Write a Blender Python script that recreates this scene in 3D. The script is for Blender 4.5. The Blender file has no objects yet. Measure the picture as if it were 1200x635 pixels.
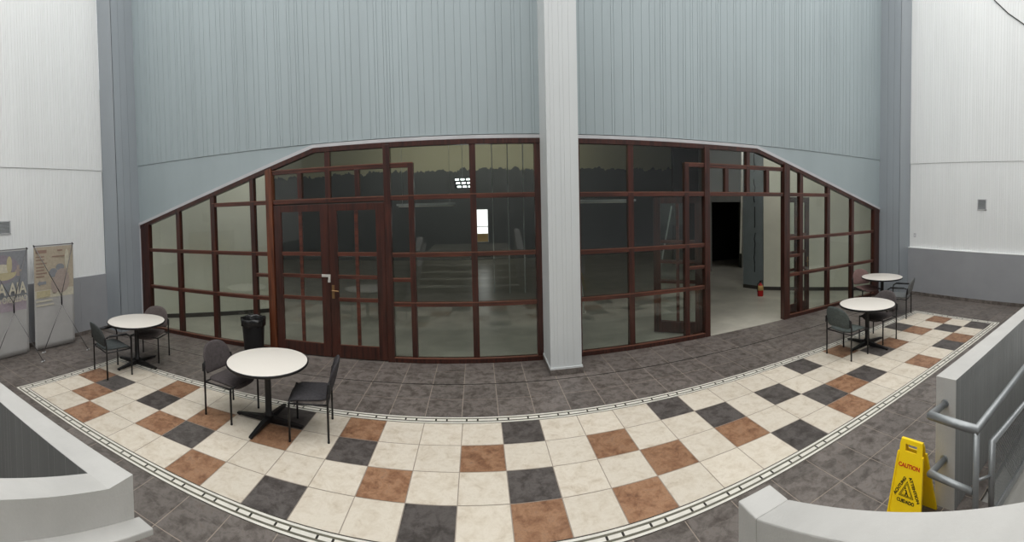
import bpy, math, random
from mathutils import Vector, Matrix
random.seed(7)
sc = bpy.context.scene
COL = sc.collection
PI = math.pi

# ------------------------------------------------------------------ materials
def new_mat(name):
    m = bpy.data.materials.new(name); m.use_nodes = True
    nt = m.node_tree; b = nt.nodes['Principled BSDF']
    return m, nt, b
def N(nt, t, **kw):
    n = nt.nodes.new(t)
    for k, v in kw.items():
        if k.startswith('i_'):
            key = k[2:]; key = int(key) if key.isdigit() else key.replace('_', ' ')
            n.inputs[key].default_value = v
        else: setattr(n, k, v)
    return n
def rgb(r, g, b):
    f = lambda c: (c/255/12.92) if c/255 <= .04045 else ((c/255+.055)/1.055)**2.4
    return (f(r), f(g), f(b), 1)
def paint(name, c, rough=.6, var=.06, scale=3., metallic=0, bump=0., bscale=60., spec=.4, stretch=(1,1,1), coat=0.):
    m, nt, b = new_mat(name)
    tc = N(nt, 'ShaderNodeTexCoord'); mp = N(nt, 'ShaderNodeMapping'); mp.inputs['Scale'].default_value = stretch
    nt.links.new(tc.outputs['Object'], mp.inputs[0])
    n = N(nt, 'ShaderNodeTexNoise', i_Scale=scale, i_Detail=6., i_Roughness=.6); nt.links.new(mp.outputs[0], n.inputs['Vector'])
    r = N(nt, 'ShaderNodeValToRGB'); e = r.color_ramp.elements
    e[0].position = .3; e[1].position = .7
    e[0].color = tuple(max(0, x*(1-var*2)) for x in c[:3])+(1,); e[1].color = tuple(min(1, x*(1+var*2)) for x in c[:3])+(1,)
    nt.links.new(n.outputs['Fac'], r.inputs[0]); nt.links.new(r.outputs[0], b.inputs['Base Color'])
    b.inputs['Roughness'].default_value = rough; b.inputs['Metallic'].default_value = metallic
    b.inputs['Specular IOR Level'].default_value = spec; b.inputs['Coat Weight'].default_value = coat
    if bump:
        n2 = N(nt, 'ShaderNodeTexNoise', i_Scale=bscale, i_Detail=4.); nt.links.new(mp.outputs[0], n2.inputs['Vector'])
        bp = N(nt, 'ShaderNodeBump', i_Strength=bump, i_Distance=.01); nt.links.new(n2.outputs['Fac'], bp.inputs['Height'])
        nt.links.new(bp.outputs[0], b.inputs['Normal'])
    return m
def tile_mat(name, cols, scale, rough=.45, ox=.2213, oy=4.881, T=.45, vein=.0, tilevar=.12):
    """glazed tile: mottled colour stops, each tile a little lighter or darker"""
    m, nt, b = new_mat(name)
    tc = N(nt, 'ShaderNodeTexCoord')
    sub = N(nt, 'ShaderNodeVectorMath', operation='SUBTRACT'); sub.inputs[1].default_value = (ox, oy, 0)
    nt.links.new(tc.outputs['Object'], sub.inputs[0])
    dv = N(nt, 'ShaderNodeVectorMath', operation='DIVIDE'); dv.inputs[1].default_value = (T, T, 1)
    nt.links.new(sub.outputs[0], dv.inputs[0])
    fl = N(nt, 'ShaderNodeVectorMath', operation='FLOOR'); nt.links.new(dv.outputs[0], fl.inputs[0])
    wn = N(nt, 'ShaderNodeTexWhiteNoise', noise_dimensions='2D'); nt.links.new(fl.outputs[0], wn.inputs['Vector'])
    # shift the mottling per tile
    sc_ = N(nt, 'ShaderNodeVectorMath', operation='SCALE'); sc_.inputs['Scale'].default_value = 40
    nt.links.new(wn.outputs['Color'], sc_.inputs[0])
    ad = N(nt, 'ShaderNodeVectorMath', operation='ADD'); nt.links.new(tc.outputs['Object'], ad.inputs[0]); nt.links.new(sc_.outputs[0], ad.inputs[1])
    n = N(nt, 'ShaderNodeTexNoise', i_Scale=scale, i_Detail=10., i_Roughness=.72, i_Distortion=.35); nt.links.new(ad.outputs[0], n.inputs['Vector'])
    r = N(nt, 'ShaderNodeValToRGB'); e = r.color_ramp.elements
    while len(e) < len(cols): e.new(.5)
    for k, c in enumerate(cols):
        e[k].position = .28+.44*k/(len(cols)-1); e[k].color = c
    nt.links.new(n.outputs['Fac'], r.inputs[0])
    mr = N(nt, 'ShaderNodeMapRange'); mr.inputs['To Min'].default_value = 1-tilevar; mr.inputs['To Max'].default_value = 1+tilevar
    nt.links.new(wn.outputs['Value'], mr.inputs['Value'])
    mu = N(nt, 'ShaderNodeVectorMath', operation='SCALE'); nt.links.new(r.outputs[0], mu.inputs[0]); nt.links.new(mr.outputs[0], mu.inputs['Scale'])
    out = mu.outputs[0]
    if vein:
        vn = N(nt, 'ShaderNodeTexNoise', i_Scale=scale*2.2, i_Detail=5., i_Distortion=2.2); nt.links.new(ad.outputs[0], vn.inputs['Vector'])
        vr = N(nt, 'ShaderNodeValToRGB'); ve = vr.color_ramp.elements
        ve[0].position = .47; ve[0].color = (0,0,0,1); ve[1].position = .5; ve[1].color = (1,1,1,1); x = ve.new(.53); x.color = (0,0,0,1)
        nt.links.new(vn.outputs['Fac'], vr.inputs[0])
        mx = N(nt, 'ShaderNodeMix', data_type='RGBA', blend_type='MIX')
        ml = N(nt, 'ShaderNodeMath', operation='MULTIPLY'); ml.inputs[1].default_value = vein
        nt.links.new(vr.outputs[0], ml.inputs[0]); nt.links.new(ml.outputs[0], mx.inputs[0])
        nt.links.new(out, mx.inputs[6]); mx.inputs[7].default_value = cols[-1]; out = mx.outputs[2]
    nt.links.new(out, b.inputs['Base Color'])
    b.inputs['Roughness'].default_value = rough; b.inputs['Specular IOR Level'].default_value = .35
    bp = N(nt, 'ShaderNodeBump', i_Strength=.25, i_Distance=.004); nt.links.new(n.outputs['Fac'], bp.inputs['Height']); nt.links.new(bp.outputs[0], b.inputs['Normal'])
    return m
def wood(name, c1, c2, rough=.32, axis='Z', bands=1.):
    m, nt, b = new_mat(name)
    tc = N(nt, 'ShaderNodeTexCoord'); mp = N(nt, 'ShaderNodeMapping')
    s = {'Z': (14, 14, .9), 'X': (.9, 14, 14)}[axis]; mp.inputs['Scale'].default_value = s
    nt.links.new(tc.outputs['Object'], mp.inputs[0])
    n = N(nt, 'ShaderNodeTexNoise', i_Scale=1.6, i_Detail=7., i_Roughness=.6, i_Distortion=.4); nt.links.new(mp.outputs[0], n.inputs['Vector'])
    r = N(nt, 'ShaderNodeValToRGB'); e = r.color_ramp.elements
    e[0].position = .35; e[0].color = c1; e[1].position = .68; e[1].color = c2
    nt.links.new(n.outputs['Fac'], r.inputs[0]); nt.links.new(r.outputs[0], b.inputs['Base Color'])
    b.inputs['Roughness'].default_value = rough; b.inputs['Coat Weight'].default_value = .25; b.inputs['Coat Roughness'].default_value = .25
    return m
def glass_mat(name, tint=(.93,.955,.94,1), r0=.04):
    m = bpy.data.materials.new(name); m.use_nodes = True; nt = m.node_tree
    for n in list(nt.nodes): nt.nodes.remove(n)
    out = N(nt, 'ShaderNodeOutputMaterial'); mix = N(nt, 'ShaderNodeMixShader')
    tr = N(nt, 'ShaderNodeBsdfTransparent'); tr.inputs[0].default_value = tint
    gl = N(nt, 'ShaderNodeBsdfGlossy'); gl.inputs['Roughness'].default_value = .0; gl.inputs['Color'].default_value = (1,1,1,1)
    lw = N(nt, 'ShaderNodeLayerWeight'); lw.inputs['Blend'].default_value = .5
    pw = N(nt, 'ShaderNodeMath', operation='POWER'); pw.inputs[1].default_value = 5
    mr = N(nt, 'ShaderNodeMath', operation='MULTIPLY_ADD'); mr.inputs[1].default_value = 1-r0; mr.inputs[2].default_value = r0
    nt.links.new(lw.outputs['Facing'], pw.inputs[0]); nt.links.new(pw.outputs[0], mr.inputs[0]); nt.links.new(mr.outputs[0], mix.inputs[0])
    nt.links.new(tr.outputs[0], mix.inputs[1]); nt.links.new(gl.outputs[0], mix.inputs[2]); nt.links.new(mix.outputs[0], out.inputs[0])
    return m
def emis(name, c, s):
    m, nt, b = new_mat(name)
    b.inputs['Base Color'].default_value = c; b.inputs['Emission Color'].default_value = c; b.inputs['Emission Strength'].default_value = s
    return m

M = {}
M['cream'] = tile_mat('cream_tile', [rgb(180,166,146), rgb(202,191,174), rgb(212,203,188), rgb(196,184,166)], 7., .42, vein=.25, tilevar=.05)
M['brown'] = tile_mat('rust_tile', [rgb(80,58,44), rgb(128,92,68), rgb(156,120,92), rgb(120,96,82)], 8., .4, vein=.4, tilevar=.1)
M['char'] = tile_mat('charcoal_tile', [rgb(46,42,40), rgb(68,63,60), rgb(92,87,84), rgb(72,64,59)], 8., .4, vein=.2, tilevar=.12)
M['dark'] = tile_mat('slate_tile', [rgb(62,55,50), rgb(88,81,76), rgb(114,107,102), rgb(96,84,76)], 8., .38, ox=.2, oy=5.01, tilevar=.12)
M['grout'] = paint('pale_grout', rgb(156,144,132), .8)
M['joint'] = paint('dark_joint', rgb(30,28,26), .8)
M['bwhite'] = paint('border_white', rgb(214,210,200), .4, .05, 8)
M['bdark'] = paint('border_dark', rgb(100,97,84), .45, .12, 12)
M['btick'] = paint('border_tick', rgb(44,40,34), .45)
M['white'] = paint('white_wall_paint', rgb(231,232,231), .55, .02, .8, stretch=(1,1,.25))
M['blue'] = paint('blue_grey_paint', rgb(160,171,174), .5, .03, 1.2, stretch=(1,1,.2))
M['post'] = paint('grey_post_paint', rgb(150,156,161), .45, .03, 1.2, stretch=(1,1,.2))
M['dado'] = paint('grey_dado_paint', rgb(150,151,154), .5, .03, 1.5)
M['col'] = paint('pale_column_paint', rgb(203,206,206), .45, .02, 1.2, stretch=(1,1,.2))
M['par'] = paint('parapet_paint', rgb(183,181,177), .55, .04, 2.5, bump=.15)
M['clad'] = paint('shaded_cladding', rgb(132,133,131), .5, .05, 2.5, stretch=(3,1,.2))  # ribbed boards; the darker grey paints in shade on camera-side parapet faces
M['trim'] = paint('trim_paint', rgb(190,190,192), .45, .04, 3)
M['vwood'] = wood('mahogany_vertical', rgb(40,20,15), rgb(76,38,28), axis='Z')
M['hwood'] = wood('mahogany_horizontal', rgb(54,27,20), rgb(100,54,40), axis='X')
M['jamb'] = wood('orange_mahogany', rgb(72,36,22), rgb(124,70,42), axis='Z')
M['bead'] = paint('glazing_bead', rgb(112,74,60), .35, .1, 8)
M['glass'] = glass_mat('window_glass')
M['conc'] = paint('concrete_floor', rgb(176,172,160), .32, .1, 1.3, bump=.1, bscale=8, spec=.45)
M['iwall'] = paint('interior_cream_wall', rgb(214,212,196), .6, .03, 1.5)
M['ibase'] = paint('interior_dark_baseboard', rgb(58,54,50), .5)
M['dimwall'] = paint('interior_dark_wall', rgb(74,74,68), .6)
M['igrey'] = paint('interior_blue_grey', rgb(118,126,128), .5, .05, 2)
M['black'] = paint('black_metal', rgb(24,23,24), .4, .05, 8)
M['blackplastic'] = paint('black_plastic', rgb(30,30,32), .45, .05, 8)
M['liner'] = paint('black_liner', rgb(20,20,21), .22, .05, 8, bump=.6, bscale=40, spec=.7)
M['lam'] = paint('cream_laminate', rgb(226,220,211), .35, .02, 120)
M['steel'] = paint('grey_steel_tube', rgb(150,153,154), .38, .05, 10, metallic=.55)
M['meshm'] = paint('expanded_mesh', rgb(120,123,124), .45, metallic=.4)
M['bright'] = paint('bright_metal', rgb(225,222,215), .3, .02, 10, metallic=.5)
M['brass'] = paint('aged_brass', rgb(150,120,84), .35, .05, 10, metallic=.7)
M['yellow'] = paint('yellow_plastic', rgb(255,212,20), .4, .03, 6)
M['red'] = paint('red_ink', rgb(200,40,20), .5)
M['ink'] = paint('black_ink', rgb(28,24,14), .5)
M['ext'] = paint('extinguisher_red', rgb(176,24,24), .3)
M['gold'] = paint('tan_label', rgb(196,160,98), .5)
M['vent'] = paint('vent_grey', rgb(150,152,153), .5)
M['darkhole'] = paint('dark_recess', rgb(60,62,64), .8)
M['unlit_gap'] = paint('unlit_gap_black', rgb(16,16,16), .8)
M['stud'] = paint('stud_metal', rgb(186,190,188), .5)
M['pole'] = paint('banner_pole', rgb(120,118,118), .35, .03, 10, metallic=.6)
M['polewhite'] = paint('banner_foot', rgb(200,200,200), .4)

def two_zone(name, top, bottom, z0, amp):
    """painted wall with a ragged edge between two coats of paint"""
    m, nt, b = new_mat(name)
    tc = N(nt, 'ShaderNodeTexCoord'); sp = N(nt, 'ShaderNodeSeparateXYZ'); nt.links.new(tc.outputs['Object'], sp.inputs[0])
    mp = N(nt, 'ShaderNodeMapping'); mp.inputs['Scale'].default_value = (1.6, 1.6, .5); nt.links.new(tc.outputs['Object'], mp.inputs[0])
    n = N(nt, 'ShaderNodeTexNoise', i_Scale=1.5, i_Detail=5., i_Roughness=.65); nt.links.new(mp.outputs[0], n.inputs['Vector'])
    a = N(nt, 'ShaderNodeMath', operation='MULTIPLY_ADD'); a.inputs[1].default_value = amp; nt.links.new(n.outputs['Fac'], a.inputs[0]); nt.links.new(sp.outputs['Z'], a.inputs[2])
    g = N(nt, 'ShaderNodeMath', operation='GREATER_THAN'); g.inputs[1].default_value = z0+amp*.5; nt.links.new(a.outputs[0], g.inputs[0])
    mx = N(nt, 'ShaderNodeMix', data_type='RGBA'); nt.links.new(g.outputs[0], mx.inputs[0]); mx.inputs[6].default_value = bottom; mx.inputs[7].default_value = top
    nt.links.new(mx.outputs[2], b.inputs['Base Color']); b.inputs['Roughness'].default_value = .7
    return m
M['ragged'] = two_zone('olive_over_dark_paint', rgb(150,146,118), rgb(60,63,60), 4.15, .9)

def plate_mat():
    m, nt, b = new_mat('tread_plate')
    tc = N(nt, 'ShaderNodeTexCoord'); mp = N(nt, 'ShaderNodeMapping'); mp.inputs['Rotation'].default_value = (0,0,PI/4); mp.inputs['Scale'].default_value = (30,30,30)
    nt.links.new(tc.outputs['Object'], mp.inputs[0]); ck = N(nt, 'ShaderNodeTexChecker', i_Scale=1.); nt.links.new(mp.outputs[0], ck.inputs[0])
    bp = N(nt, 'ShaderNodeBump', i_Strength=.6, i_Distance=.006); nt.links.new(ck.outputs['Fac'], bp.inputs['Height']); nt.links.new(bp.outputs[0], b.inputs['Normal'])
    b.inputs['Base Color'].default_value = rgb(160,158,152); b.inputs['Metallic'].default_value = .2; b.inputs['Roughness'].default_value = .5
    return m
M['plate'] = plate_mat()

# ------------------------------------------------------------------ mesh helpers
class MB:
    def __init__(s): s.v = []; s.f = []; s.mi = []; s.sm = []
    def add(s, v, f, mi=0, smooth=False):
        o = len(s.v); s.v += [tuple(x) for x in v]
        for q in f: s.f.append(tuple(i+o for i in q)); s.mi.append(mi); s.sm.append(smooth)
        return s
    def box(s, x0, x1, y0, y1, z0, z1, mi=0):
        return s.add([(x0,y0,z0),(x1,y0,z0),(x1,y1,z0),(x0,y1,z0),(x0,y0,z1),(x1,y0,z1),(x1,y1,z1),(x0,y1,z1)],
            [(0,3,2,1),(4,5,6,7),(0,1,5,4),(1,2,6,5),(2,3,7,6),(3,0,4,7)], mi)
    def prism(s, poly, y0, y1, mi=0):
        """polygon in XZ, extruded along Y"""
        n = len(poly)
        v = [(x, y0, z) for x, z in poly]+[(x, y1, z) for x, z in poly]
        f = [tuple(range(n)), tuple(range(2*n-1, n-1, -1))]+[(i, i+n, (i+1) % n+n, (i+1) % n) for i in range(n)]
        return s.add(v, f, mi)
    def prismz(s, poly, z0, z1, mi=0):
        n = len(poly)
        v = [(x, y, z0) for x, y in poly]+[(x, y, z1) for x, y in poly]
        f = [tuple(range(n-1, -1, -1)), tuple(range(n, 2*n))]+[(i, (i+1) % n, (i+1) % n+n, i+n) for i in range(n)]
        return s.add(v, f, mi)
    def tube(s, pts, r, n=10, mi=0, closed=False):
        pts = [Vector(p) for p in pts]; m = len(pts); rings = []
        up = None
        for i, p in enumerate(pts):
            a = pts[i-1] if (i > 0 or closed) else None; b = pts[(i+1) % m] if (i < m-1 or closed) else None
            d1 = (p-a).normalized() if a is not None else None; d2 = (b-p).normalized() if b is not None else None
            d = ((d1 or d2)+(d2 or d1)).normalized()
            k = 1.0
            if d1 is not None and d2 is not None: k = 1/max(.5, d.dot(d1))
            if up is None: up = Vector((0,0,1)) if abs(d.z) < .9 else Vector((1,0,0))
            u = (up-d*up.dot(d)).normalized(); w = d.cross(u); up = u
            rr = r[i] if isinstance(r, (list, tuple)) else r
            rings.append([p+(u*math.cos(2*PI*j/n)+w*math.sin(2*PI*j/n))*rr*(k if k < 1.5 else 1.4) for j in range(n)])
        v = [q for ring in rings for q in ring]; f = []
        for i in range(m if closed else m-1):
            for j in range(n):
                a = i*n+j; b = i*n+(j+1) % n; c = ((i+1) % m)*n
                f.append((a, b, c+(j+1) % n, c+j))
        s.add(v, f, mi, True)
        if not closed:
            o = len(s.v)-len(v)
            s.f.append(tuple(o+j for j in range(n-1, -1, -1))); s.mi.append(mi); s.sm.append(False)
            s.f.append(tuple(o+(m-1)*n+j for j in range(n))); s.mi.append(mi); s.sm.append(False)
        return s
    def lathe(s, prof, cx=0, cy=0, n=48, mi=0, smooth=True, closed=False):
        v = [(cx+r*math.cos(2*PI*j/n), cy+r*math.sin(2*PI*j/n), z) for r, z in prof for j in range(n)]
        f = []; m = len(prof)
        for i in range(m-1+(1 if closed else 0)):
            for j in range(n):
                a = i*n; b = ((i+1) % m)*n
                f.append((a+j, a+(j+1) % n, b+(j+1) % n, b+j))
        s.add(v, f, mi, smooth)
        o = len(s.v)-len(v)
        if not closed:
            if prof[0][0] > 1e-6: s.f.append(tuple(o+j for j in range(n-1, -1, -1))); s.mi.append(mi); s.sm.append(False)
            if prof[-1][0] > 1e-6: s.f.append(tuple(o+(m-1)*n+j for j in range(n))); s.mi.append(mi); s.sm.append(False)
        return s
    def pillow(s, outline, to3d, t, rings=(1, .97, .9, .75, .5, .25), mi=0):
        """padded shape: outline (u,v) points, to3d(u,v,w) places a point w off the middle surface"""
        n = len(outline); cu = sum(p[0] for p in outline)/n; cv = sum(p[1] for p in outline)/n
        V = []; F = []
        def ringpts(k, sgn):
            w = t*math.sqrt(max(0, 1-k**6))*sgn
            return [to3d(cu+(u-cu)*k, cv+(v-cv)*k, w) for u, v in outline]
        V += ringpts(1, 1)
        idx = {1: [0, None]}
        prev = list(range(n)); 
        for sgn in (1, -1):
            pr = list(range(n))
            for k in rings[1:]:
                cur = list(range(len(V), len(V)+n)); V += ringpts(k, sgn)
                for j in range(n):
                    q = (pr[j], pr[(j+1) % n], cur[(j+1) % n], cur[j]); F.append(q if sgn > 0 else q[::-1])
                pr = cur
            c = len(V); V.append(to3d(cu, cv, t*sgn))
            for j in range(n):
                q = (pr[j], pr[(j+1) % n], c); F.append(q if sgn > 0 else q[::-1])
        return s.add(V, F, mi, True)
    def build(s, name, mats, parent=None, loc=None, bevel=0.):
        me = bpy.data.meshes.new(name); me.from_pydata(s.v, [], s.f)
        for m in (mats if isinstance(mats, (list, tuple)) else [mats]): me.materials.append(m)
        me.polygons.foreach_set('material_index', s.mi); me.polygons.foreach_set('use_smooth', s.sm)
        me.update()
        import bmesh
        bm = bmesh.new(); bm.from_mesh(me); bmesh.ops.recalc_face_normals(bm, faces=bm.faces); bm.to_mesh(me); bm.free()
        o = bpy.data.objects.new(name, me); COL.objects.link(o)
        if parent: o.parent = parent
        if loc: o.location = loc
        if bevel:
            b = o.modifiers.new('bevel', 'BEVEL'); b.width = bevel; b.segments = 2; b.limit_method = 'ANGLE'
        return o

def tag(o, label=None, cat=None, group=None, kind=None):
    if label: o['label'] = label
    if cat: o['category'] = cat
    if group: o['group'] = group
    if kind: o['kind'] = kind
    return o
def thing(name, label, cat, loc=(0,0,0), rz=0, group=None, kind=None):
    o = bpy.data.objects.new(name, None); COL.objects.link(o); o.empty_display_size = .1
    o.location = loc; o.rotation_euler = (0,0,rz)
    return tag(o, label, cat, group, kind)
def copy_tree(o, parent=None):
    c = o.copy(); COL.objects.link(c); c.parent = parent
    for ch in list(o.children): copy_tree(ch, c)
    return c

# ------------------------------------------------------------------ the place
T = .45
GX, GY = .2213, 4.881            # lattice of the light tiles: column 0 line, row 0 line
YF = 6.795                       # face of the glazed screen
XL, XR = -7.45, 10.02            # side walls
HW = 9.2                         # wall height

# ---- floor: grout bed, slate tiles around, chequered field, mosaic border
bx0, bx1 = GX-13*T, GX+18*T; by1, by0 = GY, GY-4*T        # light field
BW = .155
fl = MB()
fl.add([(XL-.1,-3.6,-.003),(2.9,-3.6,-.003),(2.9,YF+.1,-.003),(XL-.1,YF+.1,-.003)], [(0,1,2,3)], 0)
fl.add([(2.9,1.3,-.003),(XR+.5,1.3,-.003),(XR+.5,YF+.1,-.003),(2.9,YF+.1,-.003)], [(0,1,2,3)], 0)
g = .0045
def quad(x0, x1, y0, y1, mi, z=0.):
    if x1-x0 > .008 and y1-y0 > .008:
        fl.add([(x0+g,y0+g,z),(x1-g,y0+g,z),(x1-g,y1-g,z),(x0+g,y1-g,z)], [(0,1,2,3)], mi)
BR = {(1,-4),(1,-10),(2,17),(2,-8),(3,-9),(4,-11),(4,-7),(3,-12),(2,-13),(2,-6),(3,-3),(2,-1),(4,0),(2,2),(3,3),(4,2),(3,5),(3,9),(4,8),(4,12),(4,15),(2,15),(2,13),(1,11)}
CH = {(1,0),(1,4),(1,9),(3,-8),(2,-10),(4,-5),(2,-12),(1,-6),(2,-4),(4,-2),(3,0),(2,5),(4,6),(2,7),(3,8),(3,10),(4,14),(4,17),(3,16),(1,15),(2,12)}
for r in range(1, 5):
    for c in range(-13, 18):
        quad(GX+c*T, GX+(c+1)*T, GY-r*T, GY-(r-1)*T, 2 if (r,c) in BR else 3 if (r,c) in CH else 1)
# slate tiles, clipped away from the bordered field
X0, X1, Y0, Y1 = bx0-BW, bx1+BW, by0-BW, by1+BW
def slate(x0, x1, y0, y1):
    x0 = max(x0, XL-.05); x1 = min(x1, XR+.4); y1 = min(y1, YF+.06)
    if x0 >= x1 or y0 >= y1: return
    if x1 > 2.9 and y0 < 1.3: 
        if x0 >= 2.9: y0 = max(y0, 1.3)
        if y0 >= y1: return
    if x1 <= X0 or x0 >= X1 or y1 <= Y0 or y0 >= Y1: quad(x0, x1, y0, y1, 4); return
    if x0 < X0: quad(x0, X0, y0, y1, 4); x0 = X0
    if x1 > X1: quad(X1, x1, y0, y1, 4); x1 = X1
    if y0 < Y0: quad(x0, x1, y0, Y0, 4)
    if y1 > Y1: quad(x0, x1, Y1, y1, 4)
ys = [Y1+.462*k for k in range(0, 5)]+[Y0-.462*k for k in range(0, 15)]
k = 1
while Y1-.462*k > Y0: ys.append(Y1-.462*k); k += 1
ys = sorted(ys)
for a, b in zip(ys, ys[1:]):
    for i in range(-18, 23):
        slate(.2+i*.445, .2+(i+1)*.445, a, b)
# the dark movement joint that runs in front of the doors
fl.box(XL, XR, Y1+.924-.007, Y1+.924+.007, -.004, .0012, 5)
def ring(a, b, mi, z=.0006):
    """rectangular ring a..b metres outward of the light field"""
    o = [(bx0-b,by0-b),(bx1+b,by0-b),(bx1+b,by1+b),(bx0-b,by1+b)]; i_ = [(bx0-a,by0-a),(bx1+a,by0-a),(bx1+a,by1+a),(bx0-a,by1+a)]
    for j in range(4):
        k = (j+1) % 4
        fl.add([(*o[j],z),(*o[k],z),(*i_[k],z),(*i_[j],z)], [(0,1,2,3)], mi)
ring(.000,.008,8); ring(.008,.034,6); ring(.034,.057,7); ring(.057,.098,6); ring(.098,.121,7); ring(.121,.147,6); ring(.147,.155,8)
def ticks(x0, y0, x1, y1, nx, ny):
    L = math.hypot(x1-x0, y1-y0); ux, uy = (x1-x0)/L, (y1-y0)/L; t = .1; k = 0
    while t < L-.02:
        cx, cy = x0+ux*t, y0+uy*t
        fl.add([(cx-ux*.01+nx*.057,cy-uy*.01+ny*.057,.0011),(cx+ux*.01+nx*.057,cy+uy*.01+ny*.057,.0011),
                (cx+ux*.01+nx*.098,cy+uy*.01+ny*.098,.0011),(cx-ux*.01+nx*.098,cy-uy*.01+ny*.098,.0011)], [(0,1,2,3)], 8)
        t += .235 if k % 2 == 0 else .13; k += 1
ticks(bx0,by0,bx1,by0,0,-1); ticks(bx0,by1,bx1,by1,0,1); ticks(bx0,by0,bx0,by1,-1,0); ticks(bx1,by0,bx1,by1,1,0)
tag(fl.build('floor', [M['grout'],M['cream'],M['brown'],M['char'],M['dark'],M['joint'],M['bwhite'],M['bdark'],M['btick']]), 'tiled floor, cream rust and charcoal squares inside a mosaic border', 'floor', kind='structure')

# ---- grooved board siding
def siding(mb, p, u, n, L, z0, z1, pitch=(.05,.1,.15), gw=.008, gd=.006, mi=0, back=.12, seed=1):
    """boards from point p (x,y) along unit u for L metres, facing n"""
    rnd = random.Random(seed); prof = []; t = 0.
    prof.append((0, 0))
    while True:
        t += rnd.choice(pitch)
        if t > L-.04: break
        prof += [(t-gw/2, 0), (t-gw/3, -gd), (t+gw/3, -gd), (t+gw/2, 0)]
    prof.append((L, 0)); m = len(prof)
    pts = [(p[0]+u[0]*a+n[0]*b, p[1]+u[1]*a+n[1]*b) for a, b in prof]
    pts += [(p[0]+u[0]*L-n[0]*back, p[1]+u[1]*L-n[1]*back), (p[0]-n[0]*back, p[1]-n[1]*back)]
    mb.prismz(pts, z0, z1, mi)
    return mb
SL = .3062                                   # slope of the raking heads
def ztop(x, off=0.):
    """underside of the wall / top of the screen at x"""
    z = 3.60+off
    if x < -2.72: return z-SL*(-2.72-x)
    if x > 5.25: return z-SL*(x-5.25)
    return z
w = MB()
siding(w, (-6.95,YF-.012), (1,0), (0,-1), 16.42, 3.67, HW, seed=3)
w.prism([(-6.95,3.665),(-6.95,ztop(-6.95,.055)),(-2.72,3.655),(-2.70,3.665)], YF, YF+.12)
w.prism([(9.46,3.665),(5.23,3.665),(5.25,3.655),(9.46,ztop(9.46,.055))], YF, YF+.12)
tag(w.build('wall_front', M['blue']), 'tall blue-grey boarded wall above the glazed screens', 'wall', kind='structure')
# trim strip above the frames
t = MB()
P = [(-6.95,ztop(-6.95)),(-2.72,3.60),(5.25,3.60),(9.46,ztop(9.46))]
t.prism([P[0],P[1],(-2.73,3.655),(-6.95,P[0][1]+.055)], YF-.035, YF+.1); t.prism([P[1],P[2],(5.26,3.655),(-2.73,3.655)], YF-.035, YF+.1); t.prism([P[2],P[3],(9.46,P[3][1]+.055),(5.26,3.655)], YF-.035, YF+.1)
tag(t.build('trim_1', M['trim']), kind='structure')

# side walls: dado, white boarding above, and a corner pier
w = MB(); siding(w, (XL-.01,-3.6), (0,1), (1,0), 9.75, 1.25, 3.58, (.045,.06,.08), seed=5); siding(w, (XL+.004,-3.6), (0,1), (1,0), 9.75, 3.585, HW, (.045,.06,.08), seed=6)
w.box(XL-.12, XL-.016, -3.6, 6.2, 3.57, 3.59)
tag(w.build('wall_left', M['white']), 'white boarded side wall behind the banner stands', 'wall', kind='structure')
d = MB(); siding(d, (XL+.03,-3.6), (0,1), (1,0), 9.75, 0, 1.25, (.6,.9), .006, .004)
tag(d.build('wall_left_dado', M['dado']), kind='structure')
tag(MB().box(XL+.02,XL+.045,1.6,6.15,0,.08).build('baseboard_left', M['dark']), kind='structure')
w = MB(); siding(w, (XR,-3.6), (0,1), (-1,0), 9.75, 0, 3.58, (.045,.06,.08), seed=8); siding(w, (XR-.014,-3.6), (0,1), (-1,0), 9.75, 3.585, HW, (.045,.06,.08), seed=9)
tag(w.build('wall_right', M['white']), 'white boarded side wall above the grey half wall', 'wall', kind='structure')
d = MB(); d.box(9.93, XR+.05, 2.78, 6.2, 0, 1.275); 
tag(d.build('wall_right_dado', M['dado']), kind='structure')
tag(MB().box(9.925,XR,2.775,6.2,1.275,1.29).build('trim_2', M['white']), kind='structure')
tag(MB().box(9.912,9.93,2.77,6.15,0,.085).build('baseboard_right', M['dark']), kind='structure')
for nm, x0, x1, s in (('wall_left_pier', XL+.02, -6.95, 11), ('wall_right_pier', 9.46, XR-.03, 12)):
    p = MB(); p.box(x0, x1, 6.14, YF+.1, 0, HW)
    if s == 11: siding(p, (x1+.004,6.14), (0,1), (1,0), .655, 0, HW, (.2,.3), .006, .004, back=.02)
    else: siding(p, (x0-.004,6.14), (0,1), (-1,0), .655, 0, HW, (.2,.3), .006, .004, back=.02)
    tag(p.build(nm, M['post']), kind='structure')
tag(MB().box(-6.947,-6.90,YF-.02,YF+.02,0,ztop(-6.9)+.02).build('trim_3', M['trim']), kind='structure')
w = MB(); siding(w, (XR,-3.5), (-1,0), (0,1), XR-XL, -1, HW, seed=14)
tag(w.build('wall_back', M['dado']), kind='structure')

# white column standing before the screen
c = MB(); c.box(1.03,1.50,6.12,YF+.02,.0,HW)
siding(c, (1.03,6.116), (1,0), (0,-1), .47, .11, HW, (.055,.09), .005, .003, back=.03)
siding(c, (1.026,6.12), (0,1), (-1,0), .66, .11, HW, (.16,.24), .005, .003, back=.03)
c.box(1.015,1.515,6.10,YF,.085,.11)
cb = c.build('column', M['col']); tag(cb, 'white boarded column standing between the two glazed screens', 'column', kind='structure')
bb = MB(); bb.box(1.01,1.255,6.09,YF,0,.085); bb.box(1.262,1.52,6.09,YF,0,.085)
bb.build('baseboard', M['dark'], cb)

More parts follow.
